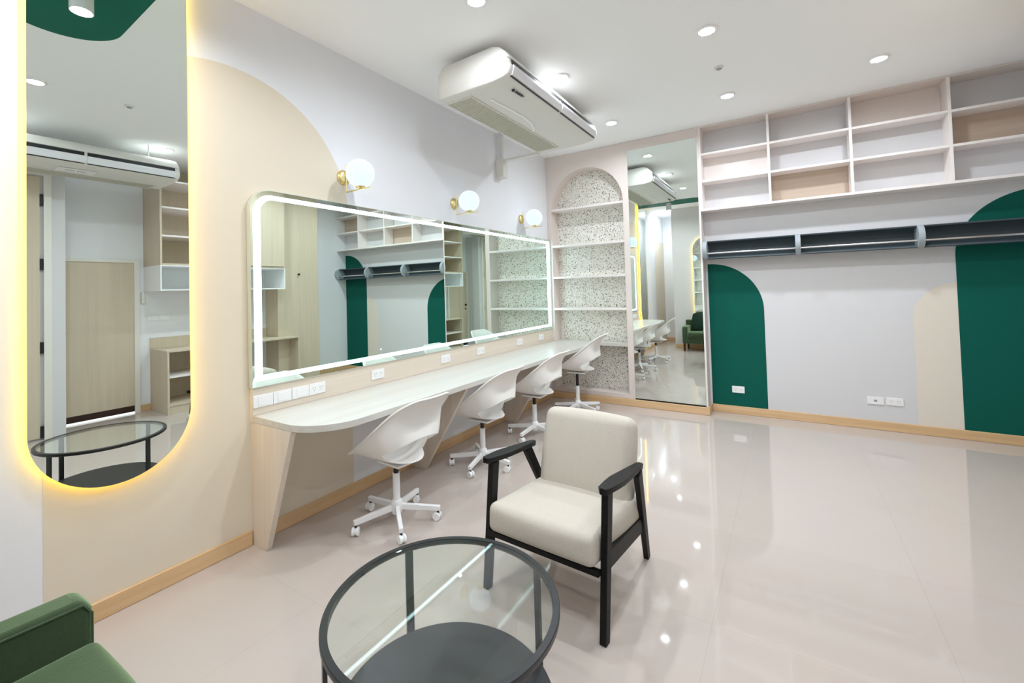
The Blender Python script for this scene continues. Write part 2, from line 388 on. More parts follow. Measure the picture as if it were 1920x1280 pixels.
for x, y, s in DL:
    e = empty('downlight', 'round recessed downlight '+s, 'ceiling light', (x, y, H-.012), group='round recessed downlights in the ceiling')
    B().lathe([(.0545, .0115), (.052, 0), (.062, -.001), (.070, .005), (.071, .0115), (.0545, .0115)], 40, (x, y, H-.012)).obj('trim_ring', 'white', e)
    B().lathe([(1e-6, 0), (.052, 0), (.052, .002), (1e-6, .002)], 32, (x, y, H-.004)).obj('lens', 'flens', e)
    lamp_disk('lamp', (x, y, H-.0045), .049, LP*(.3 if (x, y) == (3.50, 2.13) else 1), e)
for x, y, s in ((2.283, 4.0, 'between the two rows of downlights'), (2.36, 1.46, 'seen in the pill mirror')):
    e = empty('smoke_detector', 'small round flush ceiling sensor '+s, 'ceiling sensor', (x, y, H-.02))
    B().lathe([(.036, .02), (.036, .012), (.02, .006), (1e-6, .006)], 28, (x, y, H-.02)).obj('housing', 'offwhite', e)
    B().lathe([(.02, .005), (.017, 0), (1e-6, 0)], 20, (x, y, H-.02)).obj('sensor_cap', 'grey', e)
# surface spotlight on the green painted ceiling
e = empty('cylinder_spotlight', 'white cylinder spotlight mounted on the green painted ceiling tongue', 'ceiling light', (.62, .77, H-.16))
B().lathe([(1e-6, .02), (.042, .02), (.042, .012), (.048, 0), (.052, 0), (.052, .16), (1e-6, .16)], 36, (.62, .77, H-.16)).obj('housing', 'white', e)
B().lathe([(1e-6, .012), (.042, .012), (.042, .014), (1e-6, .014)], 32, (.62, .77, H-.16)).obj('lens', 'flens', e)
lamp_disk('lamp', (.62, .77, H-.152), .04, LP*.8, e)

# ---------------------------------------------------------------- back-lit pill mirrors
def pill(name, label, n_axis, plane, c, half, z0, z1, flat=False):
    loc = (plane, c, z0) if n_axis == 'X' else (c, plane, z0)
    e = empty(name, label, 'mirror', loc)
    def path(h, zb, zt):
        if flat: return arcp(c, zb+h, h, 180, 360, 36)+[(c+h, zt), (c-h, zt)]
        return arcp(c, zb+h, h, 180, 360, 36)+arcp(c, zt-h, h, 0, 180, 36)
    s = 1
    a = lambda d_: plane+d_*s
    B().prism(path(half, z0, z1), n_axis, a(.034), a(.040)).obj('mirror_glass', 'mirror', e)
    i = .028
    B().prism(path(half-i, z0+i, z1-i), n_axis, a(.001), a(.0335)).obj('backing_box', 'white', e)
    o1 = path(half-i+.006, z0+i-.006, z1-i+.006); o2 = path(half-i+.0005, z0+i-.0005, z1-i+.0005)
    B().ring(o1, o2, n_axis, a(.010), a(.026)).obj('light_strip', 'ledw', e)
    return e
pm = pill('backlit_mirror', 'tall round-bottomed mirror with yellow backlight on the left wall', 'X', 0, .770, .2975, .600, H-.004, True)
pm.rotation_euler = (0, 0, math.radians(-.9)); pm.location.x += .004
pill('backlit_mirror', 'pill-shaped mirror with yellow backlight behind the green armchair', 'Y', YN, 1.22, .2975, .62, 2.52)

# ---------------------------------------------------------------- vanity mirror with light strip
e = empty('vanity_mirror', 'long wall mirror with glowing cool white light strip above the counter', 'mirror', (0, 3.38, .914))
y0, y1_, z0, z1 = 1.392, 5.383, .915, 2.097
for a_, b_, rs in ((y0, 3.373, (0, 0, 0, .13)), (3.376, y1_, (0, 0, 0, 0))):
    B().prism(rrect(a_, b_, z0, z1, rs), 'X', .034, .040).obj('mirror_pane', 'mirrorg', e)
B().ring(rrect(y0-.004, y1_+.001, z0-.004, z1+.004, (.002, .002, .002, .134)), rrect(y0-.0002, y1_+.0008, z0-.0002, z1+.0002, (.001, .001, .001, .1302)), 'X', .004, .041).obj('frame', 'frame', e)
B().prism(rrect(y0+.02, y1_-.02, z0+.02, z1-.02, (0, 0, 0, .11)), 'X', .001, .0335).obj('backing_box', 'white', e)
o = B().ring(rrect(y0+.016, y1_-.045, z0+.034, z1-.028, (.001, .001, .001, .115)), rrect(y0+.061, y1_-.125, z0+.062, z1-.055, (.001, .001, .001, .08)), 'X', .0402, .0412).obj('light_strip', 'led', e)
B().lathe([(.006, 0), (.006, .001), (1e-6, .001)], 16, (.0402, 2.375, 1.018), 'X').obj('touch_button', 'dot', e)

# ---------------------------------------------------------------- globe wall lamps
def globe_lamp(y, label):
    z = 2.298
    e = empty('globe_sconce', label, 'wall lamp', (0, y, 2.18), group='globe wall lamps above the vanity mirror')
    B().lathe([(.055, 0.001), (.055, .012), (.046, .024), (.025, .030), (1e-6, .031)], 40, (0, y, z), 'X').obj('wall_plate', 'brass', e)
    B().cyl((.036, y, 2.183), (.036, y, 2.385), .0042, n=10).cyl((.028, y, z), (.038, y, z), .008, n=12).obj('upright_rod', 'brass', e)
    B().cyl((.036, y, 2.187), (.288, y, 2.187), .0048, n=10).obj('arm', 'brass', e)
    B().lathe([(1e-6, 0), (.012, 0), (.012, .006), (.03, .008), (.034, .016), (.032, .016), (1e-6, .012)], 28, (.187, y, 2.190)).obj('cup', 'brass', e)
    B().sphere((.187, y, 2.300), .0985, 40, 26).obj('globe_shade', 'globe', e)
    l = bpy.data.lights.new('bulb', 'POINT'); l.energy = 3.0; l.shadow_soft_size = .1; l.color = (.86, .93, 1)
    # the bulb's light is carried by the emissive globe itself
    bpy.data.lights.remove(l)
globe_lamp(2.088, 'white globe wall lamp on brass bracket, largest and nearest the pill mirror')
globe_lamp(3.372, 'white globe wall lamp on brass bracket, middle one above the long mirror')
globe_lamp(4.665, 'white globe wall lamp on brass bracket, nearest the arched shelf')

# ---------------------------------------------------------------- vanity counter
e = empty('vanity_counter', 'long pale wood counter with rounded end along the left wall', 'counter', (0, 3.4, 0))
def ctop(z0, z1):
    return B().prism([(.0, 1.40)]+arcp(.36, 1.68, .28, -90, 0, 16)[0:1]+arcp(.36, 1.68, .28, -90, 0, 16)[1:]+[(.64, D-.002), (.0, D-.002)], 'Z', z0, z1)
ctop(.712, .750).obj('countertop', 'ctop', e, bevel=.002)
B().box(.0005, .030, 1.396, D-.002, .7505, .910).obj('backsplash', 'wpany', e, bevel=.001)
def leg_panel(y, th, top=.60, bot=.148, nm='side_panel', x0=.0155):
    poly = [(x0, .0), (bot, .0), (top, .711), (x0, .711)]
    return B().prism(poly, 'Y', y, y+th).obj(nm, 'wpany' if 0 else 'wpan', e, bevel=.0015)
leg_panel(1.40, .034, .405, .146, x0=.0005)
leg_panel(2.722, .036); leg_panel(4.165, .036)
B().box(.0005, .03, 1.396, 1.43, .711, .75).obj('support_rail', 'wpan', e)

# switches and sockets let into the backsplash
def plate(y, z, wd, ht, kind, label, cat, grp, x=.0305, face='X', mi='white'):
    if face == 'X': loc = (x, y, z-ht/2)
    else: loc = (y, x, z-ht/2)
    e = empty('wall_switch' if kind == 'switch' else 'power_socket', label, cat, loc, group=grp)
    sg = 1 if face == 'X' and x < 2 else -1
    def bx(b, a0, a1, u0, u1, w0, w1):
        if face == 'X': b.box(min(x+sg*a0, x+sg*a1), max(x+sg*a0, x+sg*a1), y+u0, y+u1, z+w0, z+w1)
        else: b.box(y+u0, y+u1, x-a1, x-a0, z+w0, z+w1)
        return b
    bx(B(), 0, .008, -wd/2, wd/2, -ht/2, ht/2).obj('cover_plate', mi, e, bevel=.002)
    if kind == 'switch':
        bx(B(), .0081, .0105, -wd*.27, wd*.27, -ht*.36, ht*.36).obj('rocker', 'white', e, bevel=.001)
    elif kind == 'socket':
        for cx in (-wd*.22, wd*.22):
            ou = bx(B(), .0081, .0088, cx-.019, cx+.019, -.019, .019).obj('outlet', 'white', e)
            for du, dw in ((-.009, .007), (.009, .007), (0, -.009)):
                bx(B(), .0089, .0094, cx+du-.0018, cx+du+.0018, dw*1.-.004, dw*1.+.004).obj('pin_hole', 'grey', ou)
    elif kind == 'data':
        bx(B(), .0081, .0086, -.012, .012, -.009, .009).obj('jack', 'grey', e)
    return e
zc = .829
for y, s in ((1.457, 'leftmost, at the near end of the counter'), (1.578, 'second from the near end of the counter'), (1.70, 'third from the near end, beside the socket')):
    plate(y, zc, .118, .072, 'switch', 'white switch plate in the backsplash, '+s, 'switch', 'switches at the near end of the backsplash')
plate(1.822, zc, .120, .073, 'socket', 'white double power socket at the right end of the switch row', 'socket', 'sockets along the backsplash')
for y, s in ((2.345, 'alone, first after the switch row'), (3.153, 'second in line after the switch row'), (3.709, 'third in line from the arched shelf'), (4.504, 'last but one before the arched shelf'), (5.046, 'nearest the arched shelf')):
    plate(y, zc+.003, .125, .073, 'socket', 'white power socket in the backsplash, '+s, 'socket', 'sockets along the backsplash')
g = 'sockets low on the back wall'
plate(2.188, .269, .122, .073, 'socket', 'white power socket low on the small green arch', 'socket', g, x=W-.0014, face='Y')
plate(3.357, .277, .124, .070, 'data', 'white data outlet, left one of the pair low on the white wall', 'socket', g, x=W-.0008, face='Y')
plate(3.499, .281, .124, .070, 'socket', 'white power socket, right one of the pair low on the white wall', 'socket', g, x=W-.0008, face='Y')
plate(2.30, 1.2, .12, .07, 'switch', 'white switch plate on the right wall nearer the wooden door', 'switch', 'switch pair beside the wooden door', x=XR)
plate(2.425, 1.2, .12, .07, 'switch', 'white switch plate on the right wall farther from the wooden door', 'switch', 'switch pair beside the wooden door', x=XR)
thing1('remote_control', B().box(XR-.03, XR, 2.17, 2.205, 1.40, 1.55), 'offwhite', 'pale remote control in its holder beside the wooden door', 'remote control', bevel=.004)

# ---------------------------------------------------------------- arched shelf unit
e = empty('arched_shelf', 'tall pale arched niche shelf with terrazzo back beside the corner', 'shelf', (.55, D, 0))
XA0, XA1, ZA = .066, 1.036, 2.505
R_ = (XA1-XA0)/2; XM = 1.108
# front panel: solid plate with arched opening, built as a ring of quads
arc = arcp((XA0+XA1)/2, ZA, R_, 180, 0, 40)
b = B()
def plate_y(b, pts, ya, yb): b.prism(pts, 'Y', ya, yb)
b2 = [(XA0, .10)]+arc+[(XA1, .10)]
yf, yb_ = D, D+.018
for i in range(len(arc)-1):
    (xa, za), (xb, zb) = arc[i], arc[i+1]
    b.prism([(xa, za), (xb, zb), (xb, H-.002), (xa, H-.002)], 'Y', yf, yb_)
b.box(.0015, XA0, yf, yb_, .0875, H-.002); b.box(XA1, XM, yf, yb_, .0875, H-.002); b.box(XM, XC, yf, yb_, 3.1, H-.002)
b.box(XA0, XA1, yf, yb_, .0875, .135)
b.obj('front_panel', 'lam', e, smooth=False)
# arch reveal (inside lining)
b = B()
lin_ = [(XA0, .135)]+arc+[(XA1, .135)]
for i in range(len(lin_)-1):
    (xa, za), (xb, zb) = lin_[i], lin_[i+1]
    b.add([(xa, yb_, za), (xb, yb_, zb), (xb, W-.004, zb), (xa, W-.004, za)], [(0, 1, 2, 3)])
b.add([(XA0, yb_, .135), (XA1, yb_, .135), (XA1, W-.004, .135), (XA0, W-.004, .135)], [(0, 1, 2, 3)])
b.obj('lining', 'lam', e)
B().prism([(XA0, .135), (XA1, .135)]+arcp((XA0+XA1)/2, ZA, R_, 0, 180, 40), 'Y', W-.012, W-.006).obj('terrazzo_back', 'terr', e)
for zt in (2.503, 2.018, 1.600, 1.185):
    B().box(XA0+.001, XA1-.001, D-.004, W-.0125, zt-.026, zt).obj('shelf', 'lamedge', e, bevel=.001)
B().box(XA0+.001, XA1-.001, D+.0005, W-.0125, .714, .750).obj('shelf', 'ctop', e, bevel=.001)
B().box(XC-.018, XC, D+.0185, W-.001, .0865, H-.002).obj('side_panel', 'lam', e)
B().box(XC-.018, XC+.0, D-.001, D+.018, .0875, 3.1).obj('edge_strip', 'lamedge', e)

o = B().box(XM+.002, XC-.0185, D-.004, D+.002, .103, 3.098).box(XM+.002, XC-.0185, D+.002, D+.017, .103, 3.098, 1)
thing1('tall_mirror', o, ['mirror', 'white'], 'tall frameless rectangular mirror between the arched shelf and the cubby shelf', 'mirror')

# ---------------------------------------------------------------- cubby shelf
e = empty('cubby_shelf', 'long wall-hung open cubby shelf under the ceiling, four bays wide', 'shelf', (3.2, D, 2.27))
xs = [1.9065, 2.572, 3.243, 3.925, XR-.001]; zr = [2.285, 2.593, 2.896, 3.2]
th = .022
B().box(xs[0], xs[-1], D, W-.001, 2.262, 2.286).obj('bottom_board', 'lamedge', e)
B().box(xs[0], xs[-1], D, W-.001, 3.196, H-.0015).obj('top_board', 'lam', e)
B().box(xs[0]+.0005, xs[0]+th, D, W-.001, 2.2865, 3.1955).obj('end_panel', 'lamedge', e)
for x in xs[1:4]: B().box(x-th/2, x+th/2, D, W-.001, 2.2865, 3.1955).obj('divider', 'lamedge', e)
for i in range(4):
    xa = xs[i]+(th+.0005 if i == 0 else th/2+.0005); xb = xs[i+1]-(th/2+.0005 if i < 3 else 0)
    for z in zr[1:3]: B().box(xa, xb, D+.001, W-.001, z-.011, z+.011).obj('shelf_board', 'lamedge', e)
    for k in range(3):
        if (i, k) in ((1, 0), (3, 1), (0, 1), (2, 2)):
            m_ = {(1, 0): 'wtan', (3, 1): 'wtan', (0, 1): 'lamedge', (2, 2): 'lam'}[(i, k)]
            B().box(xa+.0005, xb-.0005, W-.008, W-.0015, (2.287, 2.6045, 2.9075)[k], (2.5815, 2.8845, 3.1955)[k]).obj('back_panel', m_, e)

# ---------------------------------------------------------------- clothes rail in half-round housing
yc = 5.432; zc_ = 1.823; rr_ = .104
e = empty('clothes_rail', 'long grey half-round clothes rail housing with steel rod under the cubby shelf', 'clothes rail', (3.2, yc, 1.71))
dx = [1.934, 2.79, 3.70, XR-.03]
for i in range(3):
    o1 = arcp(yc, zc_, rr_-.002, 95, -95, 24); 
    o1 = [(yc+(rr_-.002)*math.cos(math.radians(a)), zc_+(rr_-.002)*math.sin(math.radians(a))) for a in [112-224*k/24 for k in range(25)]]
    o2 = [(yc+(rr_-.012)*math.cos(math.radians(a)), zc_+(rr_-.012)*math.sin(math.radians(a))) for a in [112-224*k/24 for k in range(25)]]
    B().prism(o1+o2[::-1], 'X', dx[i]+.0225, dx[i+1]-.0225).obj('housing', 'rail', e)
    B().cyl((dx[i]+.0225, yc-.03, 1.787), (dx[i+1]-.0225, yc-.03, 1.787), .010, n=16).obj('hanging_rod', 'chrome', e)
for x in dx:
    dk = B().cyl((x-.022, yc, zc_), (x+.022, yc, zc_), rr_, n=48).obj('disc_bracket', 'raill', e, bevel=.002)
    B().box(x-.015, x+.015, yc+.09, W-.0015, zc_-.05, zc_+.05).obj('wall_mount', 'raill', dk)

# ---------------------------------------------------------------- air conditioners
def aircon(sx, x0, y0, y1, label, dz=0):
    """profile in (distance from back, z); sx=+1 outlet to +x"""
    zb = 2.905+dz; Z = lambda v: v+dz
    X = lambda u: x0+sx*u
    e = empty('air_conditioner', label, 'air conditioner', (X(.35), (y0+y1)/2, zb), group='ceiling-hung air conditioners')
    prof = [(0, zb+.012), (0, Z(3.10)), (.05, Z(3.155)), (.50, Z(3.168)), (.556, Z(3.150)), (.604, Z(3.108)), (.638, Z(3.056)), (.630, Z(3.050)), (.634, Z(3.012)), (.644, Z(3.008)), (.646, Z(2.99)), (.628, Z(2.942)), (.59, Z(2.922)), (.50, zb+.004), (.30, zb), (.02, zb)]
    core = [(X(u), z) for u, z in prof]
    B().prism(core, 'Y', y0+.03, y1-.03).obj('body', 'ac', e)
    for ya, yb in ((y0, y0+.03), (y1, y1-.03)):
        b = B(); n = len(prof); cu, cz = .33, 3.03+dz
        ins = [(X(cu+(u-cu)*.965), cz+(z-cz)*.9) for u, z in prof]
        v = [(p[0], yb, p[1]) for p in core]+[(X(cu+(u-cu)*.99), ya+(yb-ya)*.3, cz+(z-cz)*.97) for u, z in prof]+[(p[0], ya, p[1]) for p in ins]
        f = []
        for k in (0, 1):
            for i in range(n): f.append((k*n+i, (k+1)*n+i, (k+1)*n+(i+1) % n, k*n+(i+1) % n))
        f.append(tuple(range(2*n, 3*n))); f.append(tuple(range(n-1, -1, -1)))
        b.add(v, f).obj('end_cap', 'ac', e, angle=50)
    # intake grille
    b = B(); g0, g1 = y0+.09, y1-.12
    b.box(min(X(.03), X(.25)), max(X(.03), X(.25)), g0, g1, zb-.004, zb-.0005)
    nn = 60
    for k in range(nn):
        yy = g0+(g1-g0)*(k+.5)/nn
        b.box(min(X(.035), X(.245)), max(X(.035), X(.245)), yy-.003, yy+.003, zb-.008, zb-.0041)
    gr = b.obj('intake_grille', 'acg', e); gr['kind'] = 'stuff'; del gr['kind']
    b = B().box(min(X(.252), X(.262)), max(X(.252), X(.262)), g0, g1, zb-.009, zb-.0005)
    b.box(min(X(.018), X(.028)), max(X(.018), X(.028)), g0, g1, zb-.009, zb-.0005).box(min(X(.018), X(.262)), max(X(.018), X(.262)), g0-.012, g0-.0005, zb-.009, zb-.0005).box(min(X(.018), X(.262)), max(X(.018), X(.262)), g1+.0005, g1+.012, zb-.009, zb-.0005)
    b.obj('grille_frame', 'ac', e)
    # outlet slot and two louvres
    ym = (y0+y1)/2
    for a, c in ((y0+.05, ym-.012), (ym+.012, y1-.05)):
        P = lambda l: [(X(u), Z(z)) for u, z in l]
        B().prism(P([(.6306, 3.049), (.6345, 3.013), (.6405, 3.014), (.637, 3.0495)]), 'Y', a, c).obj('outlet_slot', 'dark', e)
        B().prism(P([(.6445, 3.009), (.6468, 2.99), (.6295, 2.944), (.636, 2.942), (.654, 2.99), (.651, 3.011)]), 'Y', a, c).obj('louvre', 'acl', e)
        B().prism(P([(.6285, 2.9405), (.619, 2.9365), (.621, 2.933), (.631, 2.9375)]), 'Y', a, c).obj('louvre_seam', 'dark', e)
    # hanging brackets
    for yy in (y0+.12, y1-.26):
        for u in (.09, .50): B().cyl((X(u), yy, Z(3.15)), (X(u), yy, H-.0005), .006, n=8).obj('hanger', 'white', e)
    return e
ac1 = aircon(1, .50, 2.58, 4.27, 'white ceiling air conditioner hung over the counter, louvres facing right')
ac2 = aircon(-1, 3.96, .55, 2.195, 'white ceiling air conditioner by the right wall, seen in the pill mirror', -.09)
# wave moulding and lettering on the underside
pts = [(.50+.30+.12*s_+.10*max(0, .5-abs(s_-.5)), 2.78+1.12*s_, 0) for s_ in [0]]
wv = [(.845, 2.79), (.865, 3.05), (.875, 3.25), (.86, 3.40), (.82, 3.52), (.775, 3.60)]
b = B()
for i in range(len(wv)-1): b.bar((wv[i][0], wv[i][1], 2.903), (wv[i+1][0], wv[i+1][1], 2.903), .016, .012, side=(1, 0, 0))
b.obj('wave_moulding', 'white', ac1)  # whiter than the casing, its highlight put into the colour
mt = Matrix.Translation((1.045, 2.80, 2.9075)) @ Matrix.Rotation(math.radians(-7), 4, 'Y') @ Matrix.Rotation(PI/2, 4, 'Z') @ Matrix.Rotation(PI, 4, 'X')
text('brand_lettering', 'DAIKIN', .036, mt, 'dark', ac1, ORG[ac1.name], .002)
B().prism([(1.046, 2.768), (1.074, 2.772), (1.046, 2.79)], 'Z', 2.900, 2.912).obj('brand_triangle', 'dark', ac1)
lab = B().box(3.50, 3.68, 1.20, 1.50, 2.8105, 2.8145).obj('sticker', 'white', ac2)
b = B()
for k in range(9):
    if k != 4: b.box(3.575, 3.592, 1.27+k*.018, 1.283+k*.018, 2.8092, 2.8104)
b.obj('printing', 'dark', lab)
# conduit trunking beside the unit
thing1('duct_cover', B().box(.001, .10, 4.14, 4.24, 2.70, 2.91).box(.03, .07, 4.17, 4.21, 2.91, H-.001), 'ac', 'small white trunking box on the left wall beside the air conditioner', 'duct cover', bevel=.004)
thing1('pipe_cover', B().box(.101, .52, 4.16, 4.22, 2.875, 2.903), 'ac', 'white horizontal pipe cover joining trunking box to air conditioner', 'pipe', bevel=.004)

# ---------------------------------------------------------------- cupboards on the right wall (seen in the mirrors)
e = empty('wall_cupboard', 'pale wood upper cupboard with open shelves on the right wall, above the white box shelf', 'cupboard', (4.25, 3.1, 1.88))
X0 = 3.97
B().box(X0, XR-.001, 2.20, 2.222, 1.88, H-.002).box(X0, XR-.001, 3.978, 4.0, 1.88, H-.002).box(X0, XR-.001, 3.14, 3.162, 1.88, H-.002).box(X0, XR-.001, 2.222, 3.978, 1.88, 1.902).box(XR-.012, XR-.001, 2.222, 3.978, 1.902, H-.002).obj('carcass', 'oak', e)
for z in (2.25, 2.61, 2.95): B().box(X0+.002, XR-.0125, 2.2225, 3.1395, z-.011, z+.011).obj('shelf_board', 'lamedge', e)
for a, c in ((3.165, 3.57), (3.575, 3.978)): B().box(X0-.018, X0-.0005, a, c, 1.905, H-.01).obj('cupboard_door', 'oak', e, bevel=.001)
e = empty('wall_box_shelf', 'white open box shelf under the pale wood upper cupboard', 'cupboard', (4.25, 3.1, 1.56))
B().box(X0+.002, XR-.001, 2.201, 2.216, 1.558, 1.8795).box(X0+.002, XR-.001, 3.984, 3.999, 1.558, 1.8795).box(X0+.002, XR-.001, 2.216, 3.984, 1.558, 1.573).box(X0+.002, XR-.001, 2.216, 3.984, 1.865, 1.8795).box(XR-.01, XR-.001, 2.216, 3.984, 1.573, 1.865).obj('box_frame', 'white', e)
B().box(X0+.02, XR-.0105, 3.08, 3.10, 1.5735, 1.8645).obj('divider', 'white', e)
e = empty('low_cabinet', 'low open wooden cabinet and desk along the right wall', 'desk', (4.25, 3.3, 0))
B().box(X0, XR-.001, 2.265, 2.287, 0, .778).box(X0, XR-.001, 2.90, 2.922, 0, .778).box(X0+.01, XR-.001, 2.287, 2.90, .10, .125).box(X0+.02, XR-.02, 2.287, 2.90, 0, .10).box(XR-.014, XR-.001, 2.287, 2.90, .125, .778).obj('carcass', 'oak', e)
B().box(X0+.004, XR-.0145, 2.2875, 2.8995, .455, .475).obj('shelf_board', 'lamedge', e)
B().box(X0-.002, XR-.001, 2.262, 3.995, .7785, .80).box(X0-.002, 4.195, 3.995, 4.23, .7785, .80).obj('desktop', 'oak', e)
B().box(XR-.02, XR-.001, 2.262, 3.995, .8005, .94).obj('backsplash', 'oak', e)
B().box(X0+.01, 4.195, 4.205, 4.227, 0, .778).obj('side_panel', 'oak', e)
e = empty('tall_wardrobe', 'tall pale wood wardrobe panel with small black knob on the right wall', 'wardrobe', (4.37, 4.4, 0))
B().box(4.218, XR-.001, 4.0005, 4.74, 0, H-.002).obj('carcass', 'oak', e)
B().box(4.2, 4.2175, 4.003, 4.738, .005, H-.01).obj('wardrobe_door', 'oak', e, bevel=.001)
B().cyl((4.1995, 4.36, 1.80), (4.175, 4.36, 1.80), .009, n=14).cyl((4.175, 4.36, 1.80), (4.165, 4.36, 1.80), .018, n=18).obj('knob', 'dark', e)

# ---------------------------------------------------------------- white swivel chairs
def lerp_keys(keys, u):
    n = len(keys)-1; x = u*n; i = min(int(x), n-1); t_ = x-i
    def at(k): return keys[max(0, min(n, k))]
    p0, p1, p2, p3 = at(i-1), at(i), at(i+1), at(i+2)
    return tuple(.5*((2*b_)+(-a_+c_)*t_+(2*a_-5*b_+4*c_-d_)*t_*t_+(-a_+3*b_-3*c_+d_)*t_**3) for a_, b_, c_, d_ in zip(p0, p1, p2, p3))
def chair_shell():
    # local: +x is the front, z measured from the floor
    Cc = [(.245, .428), (.215, .436), (.12, .418), (.02, .402), (-.08, .398), (-.165, .408), (-.235, .442), (-.268, .500), (-.258, .570), (-.232, .640), (-.262, .725), (-.335, .808), (-.358, .828)]
    Ec = [(.225, .15, .430), (.21, .185, .445), (.145, .215, .475), (.075, .228, .515), (.01, .235, .56), (-.05, .238, .605), (-.10, .236, .645), (-.15, .228, .685), (-.195, .215, .722), (-.24, .198, .758), (-.285, .172, .79), (-.33, .13, .818), (-.35, .09, .828)]
    NU, NT = 44, 28; V = []
    for i in range(NU+1):
        u = i/NU; cx, cz = lerp_keys(Cc, u); ex, ey, ez = lerp_keys(Ec, u)
        for j in range(NT+1):
            t_ = -1+2*j/NT; s_ = abs(t_)
            if s_ > .88:
                k = (s_-.88)/.12; a = .88*PI/2
                y = ey*math.sin(a)+.030*k; w_ = 1-.03*k
            else:
                a = s_*PI/2; y = ey*math.sin(a); w_ = (1-math.cos(a))/(1-math.cos(.88*PI/2))
            V.append((cx+(ex-cx)*w_, math.copysign(y, t_), cz+(ez-cz)*w_))
    F = [(i*(NT+1)+j, (i+1)*(NT+1)+j, (i+1)*(NT+1)+j+1, i*(NT+1)+j+1) for i in range(NU) for j in range(NT)]
    me = bpy.data.meshes.new('seat_shell'); me.from_pydata(V, [], F)
    o = bpy.data.objects.new('tmp_shell', me); C.objects.link(o)
    sd = o.modifiers.new('s', 'SOLIDIFY'); sd.thickness = .009; sd.offset = 0
    # the opening in the lower back
    cb_ = B(); n = 40; el = []
    for k in range(n):
        a = 2*PI*k/n; c_, s2 = math.cos(a), math.sin(a)
        el.append((.185*math.copysign(abs(c_)**.8, c_), .497+.078*math.copysign(abs(s2)**.8, s2)+.0))
    cb_.prism(el, 'X', -.5, -.10)
    cut = cb_.obj('tmp_cut', 'dark')
    bo = o.modifiers.new('b', 'BOOLEAN'); bo.operation = 'DIFFERENCE'; bo.object = cut; bo.solver = 'EXACT'
    dg = bpy.context.evaluated_depsgraph_get(); dg.update()
    res = bpy.data.meshes.new_from_object(o.evaluated_get(dg))
    bpy.data.objects.remove(o); bpy.data.objects.remove(cut)
    res.materials.clear(); res.materials.append(MT['shell']); res.name = 'seat_shell'
    for p in res.polygons: p.use_smooth = True; p.material_index = 0
    res.set_sharp_from_angle(angle=math.radians(45))
    return res
SHELL = chair_shell()
def desk_chair(hub, face_deg, base_deg, lift, label):
    e = empty('swivel_chair', label, 'chair', (hub[0], hub[1], 0), math.radians(face_deg), 'white swivel chairs along the counter')
    ORG[e.name] = Vector((0, 0, 0))
    sh = bpy.data.objects.new('seat_shell', SHELL); C.objects.link(sh); sh.parent = e; sh.location = (0, 0, lift)
    B().box(-.11, .10, -.075, .075, .372+lift, .386+lift).cyl((0, 0, .362+lift), (0, 0, .374+lift), .032).obj('seat_plate', 'wmetal', e, bevel=.003)
    B().tube([(.0, -.07, .374+lift), (.03, -.15, .374+lift), (.035, -.20, .38+lift)], .005, 8).obj('height_lever', 'wmetal', e)
    B().cyl((0, 0, .29), (0, 0, .364+lift), .0165, n=18).obj('gas_piston', 'dark', e)
    B().cyl((0, 0, .1085), (0, 0, .305), .0225, n=24).obj('column', 'wmetal', e)
    B().lathe([(1e-6, .052), (.030, .052), (.036, .062), (.040, .108), (.030, .135), (.024, .140), (1e-6, .140)], 28).obj('hub', 'wmetal', e)
    for k in range(5):
        a = math.radians(base_deg-face_deg+72*k); d_ = Vector((math.cos(a), math.sin(a), 0)); sdv = Vector((-d_.y, d_.x, 0))
        arm = B().bar(d_*.03+Vector((0, 0, .094)), d_*.275+Vector((0, 0, .075)), .026, .036, .024, .030, side=sdv).obj('base_arm', 'wmetal', e, bevel=.003)
        w_ = d_*.262
        ca = math.radians(37*k+20); wd = Vector((math.cos(ca), math.sin(ca), 0)) ; wa = Vector((-wd.y, wd.x, 0))
        c0 = w_+wd*.008+Vector((0, 0, .0255))
        cst = B().cyl(w_+Vector((0, 0, .045)), w_+Vector((0, 0, .066)), .008, n=10).obj('caster', 'dark', arm)
        ORG[cst.name] = Vector((0, 0, 0))
        B().cyl(c0-wa*.021, c0-wa*.006, .0250, n=24).cyl(c0+wa*.006, c0+wa*.021, .0250, n=24).cyl(c0-wa*.006, c0+wa*.006, .019, n=20).obj('wheel', 'wmetal', cst, bevel=.002)
    return e
G = 'white moulded swivel chair on castered five-arm base, '
desk_chair((.550, 2.020), 176, 33, 0, G+'nearest the camera at the counter')
desk_chair((.512, 3.032), 178, -6, .0, G+'second along the counter')
desk_chair((.535, 3.900), 180, -19, .015, G+'third, behind the cream armchair')
desk_chair((.587, 4.863), 184, 49, .085, G+'farthest, beside the arched shelf')

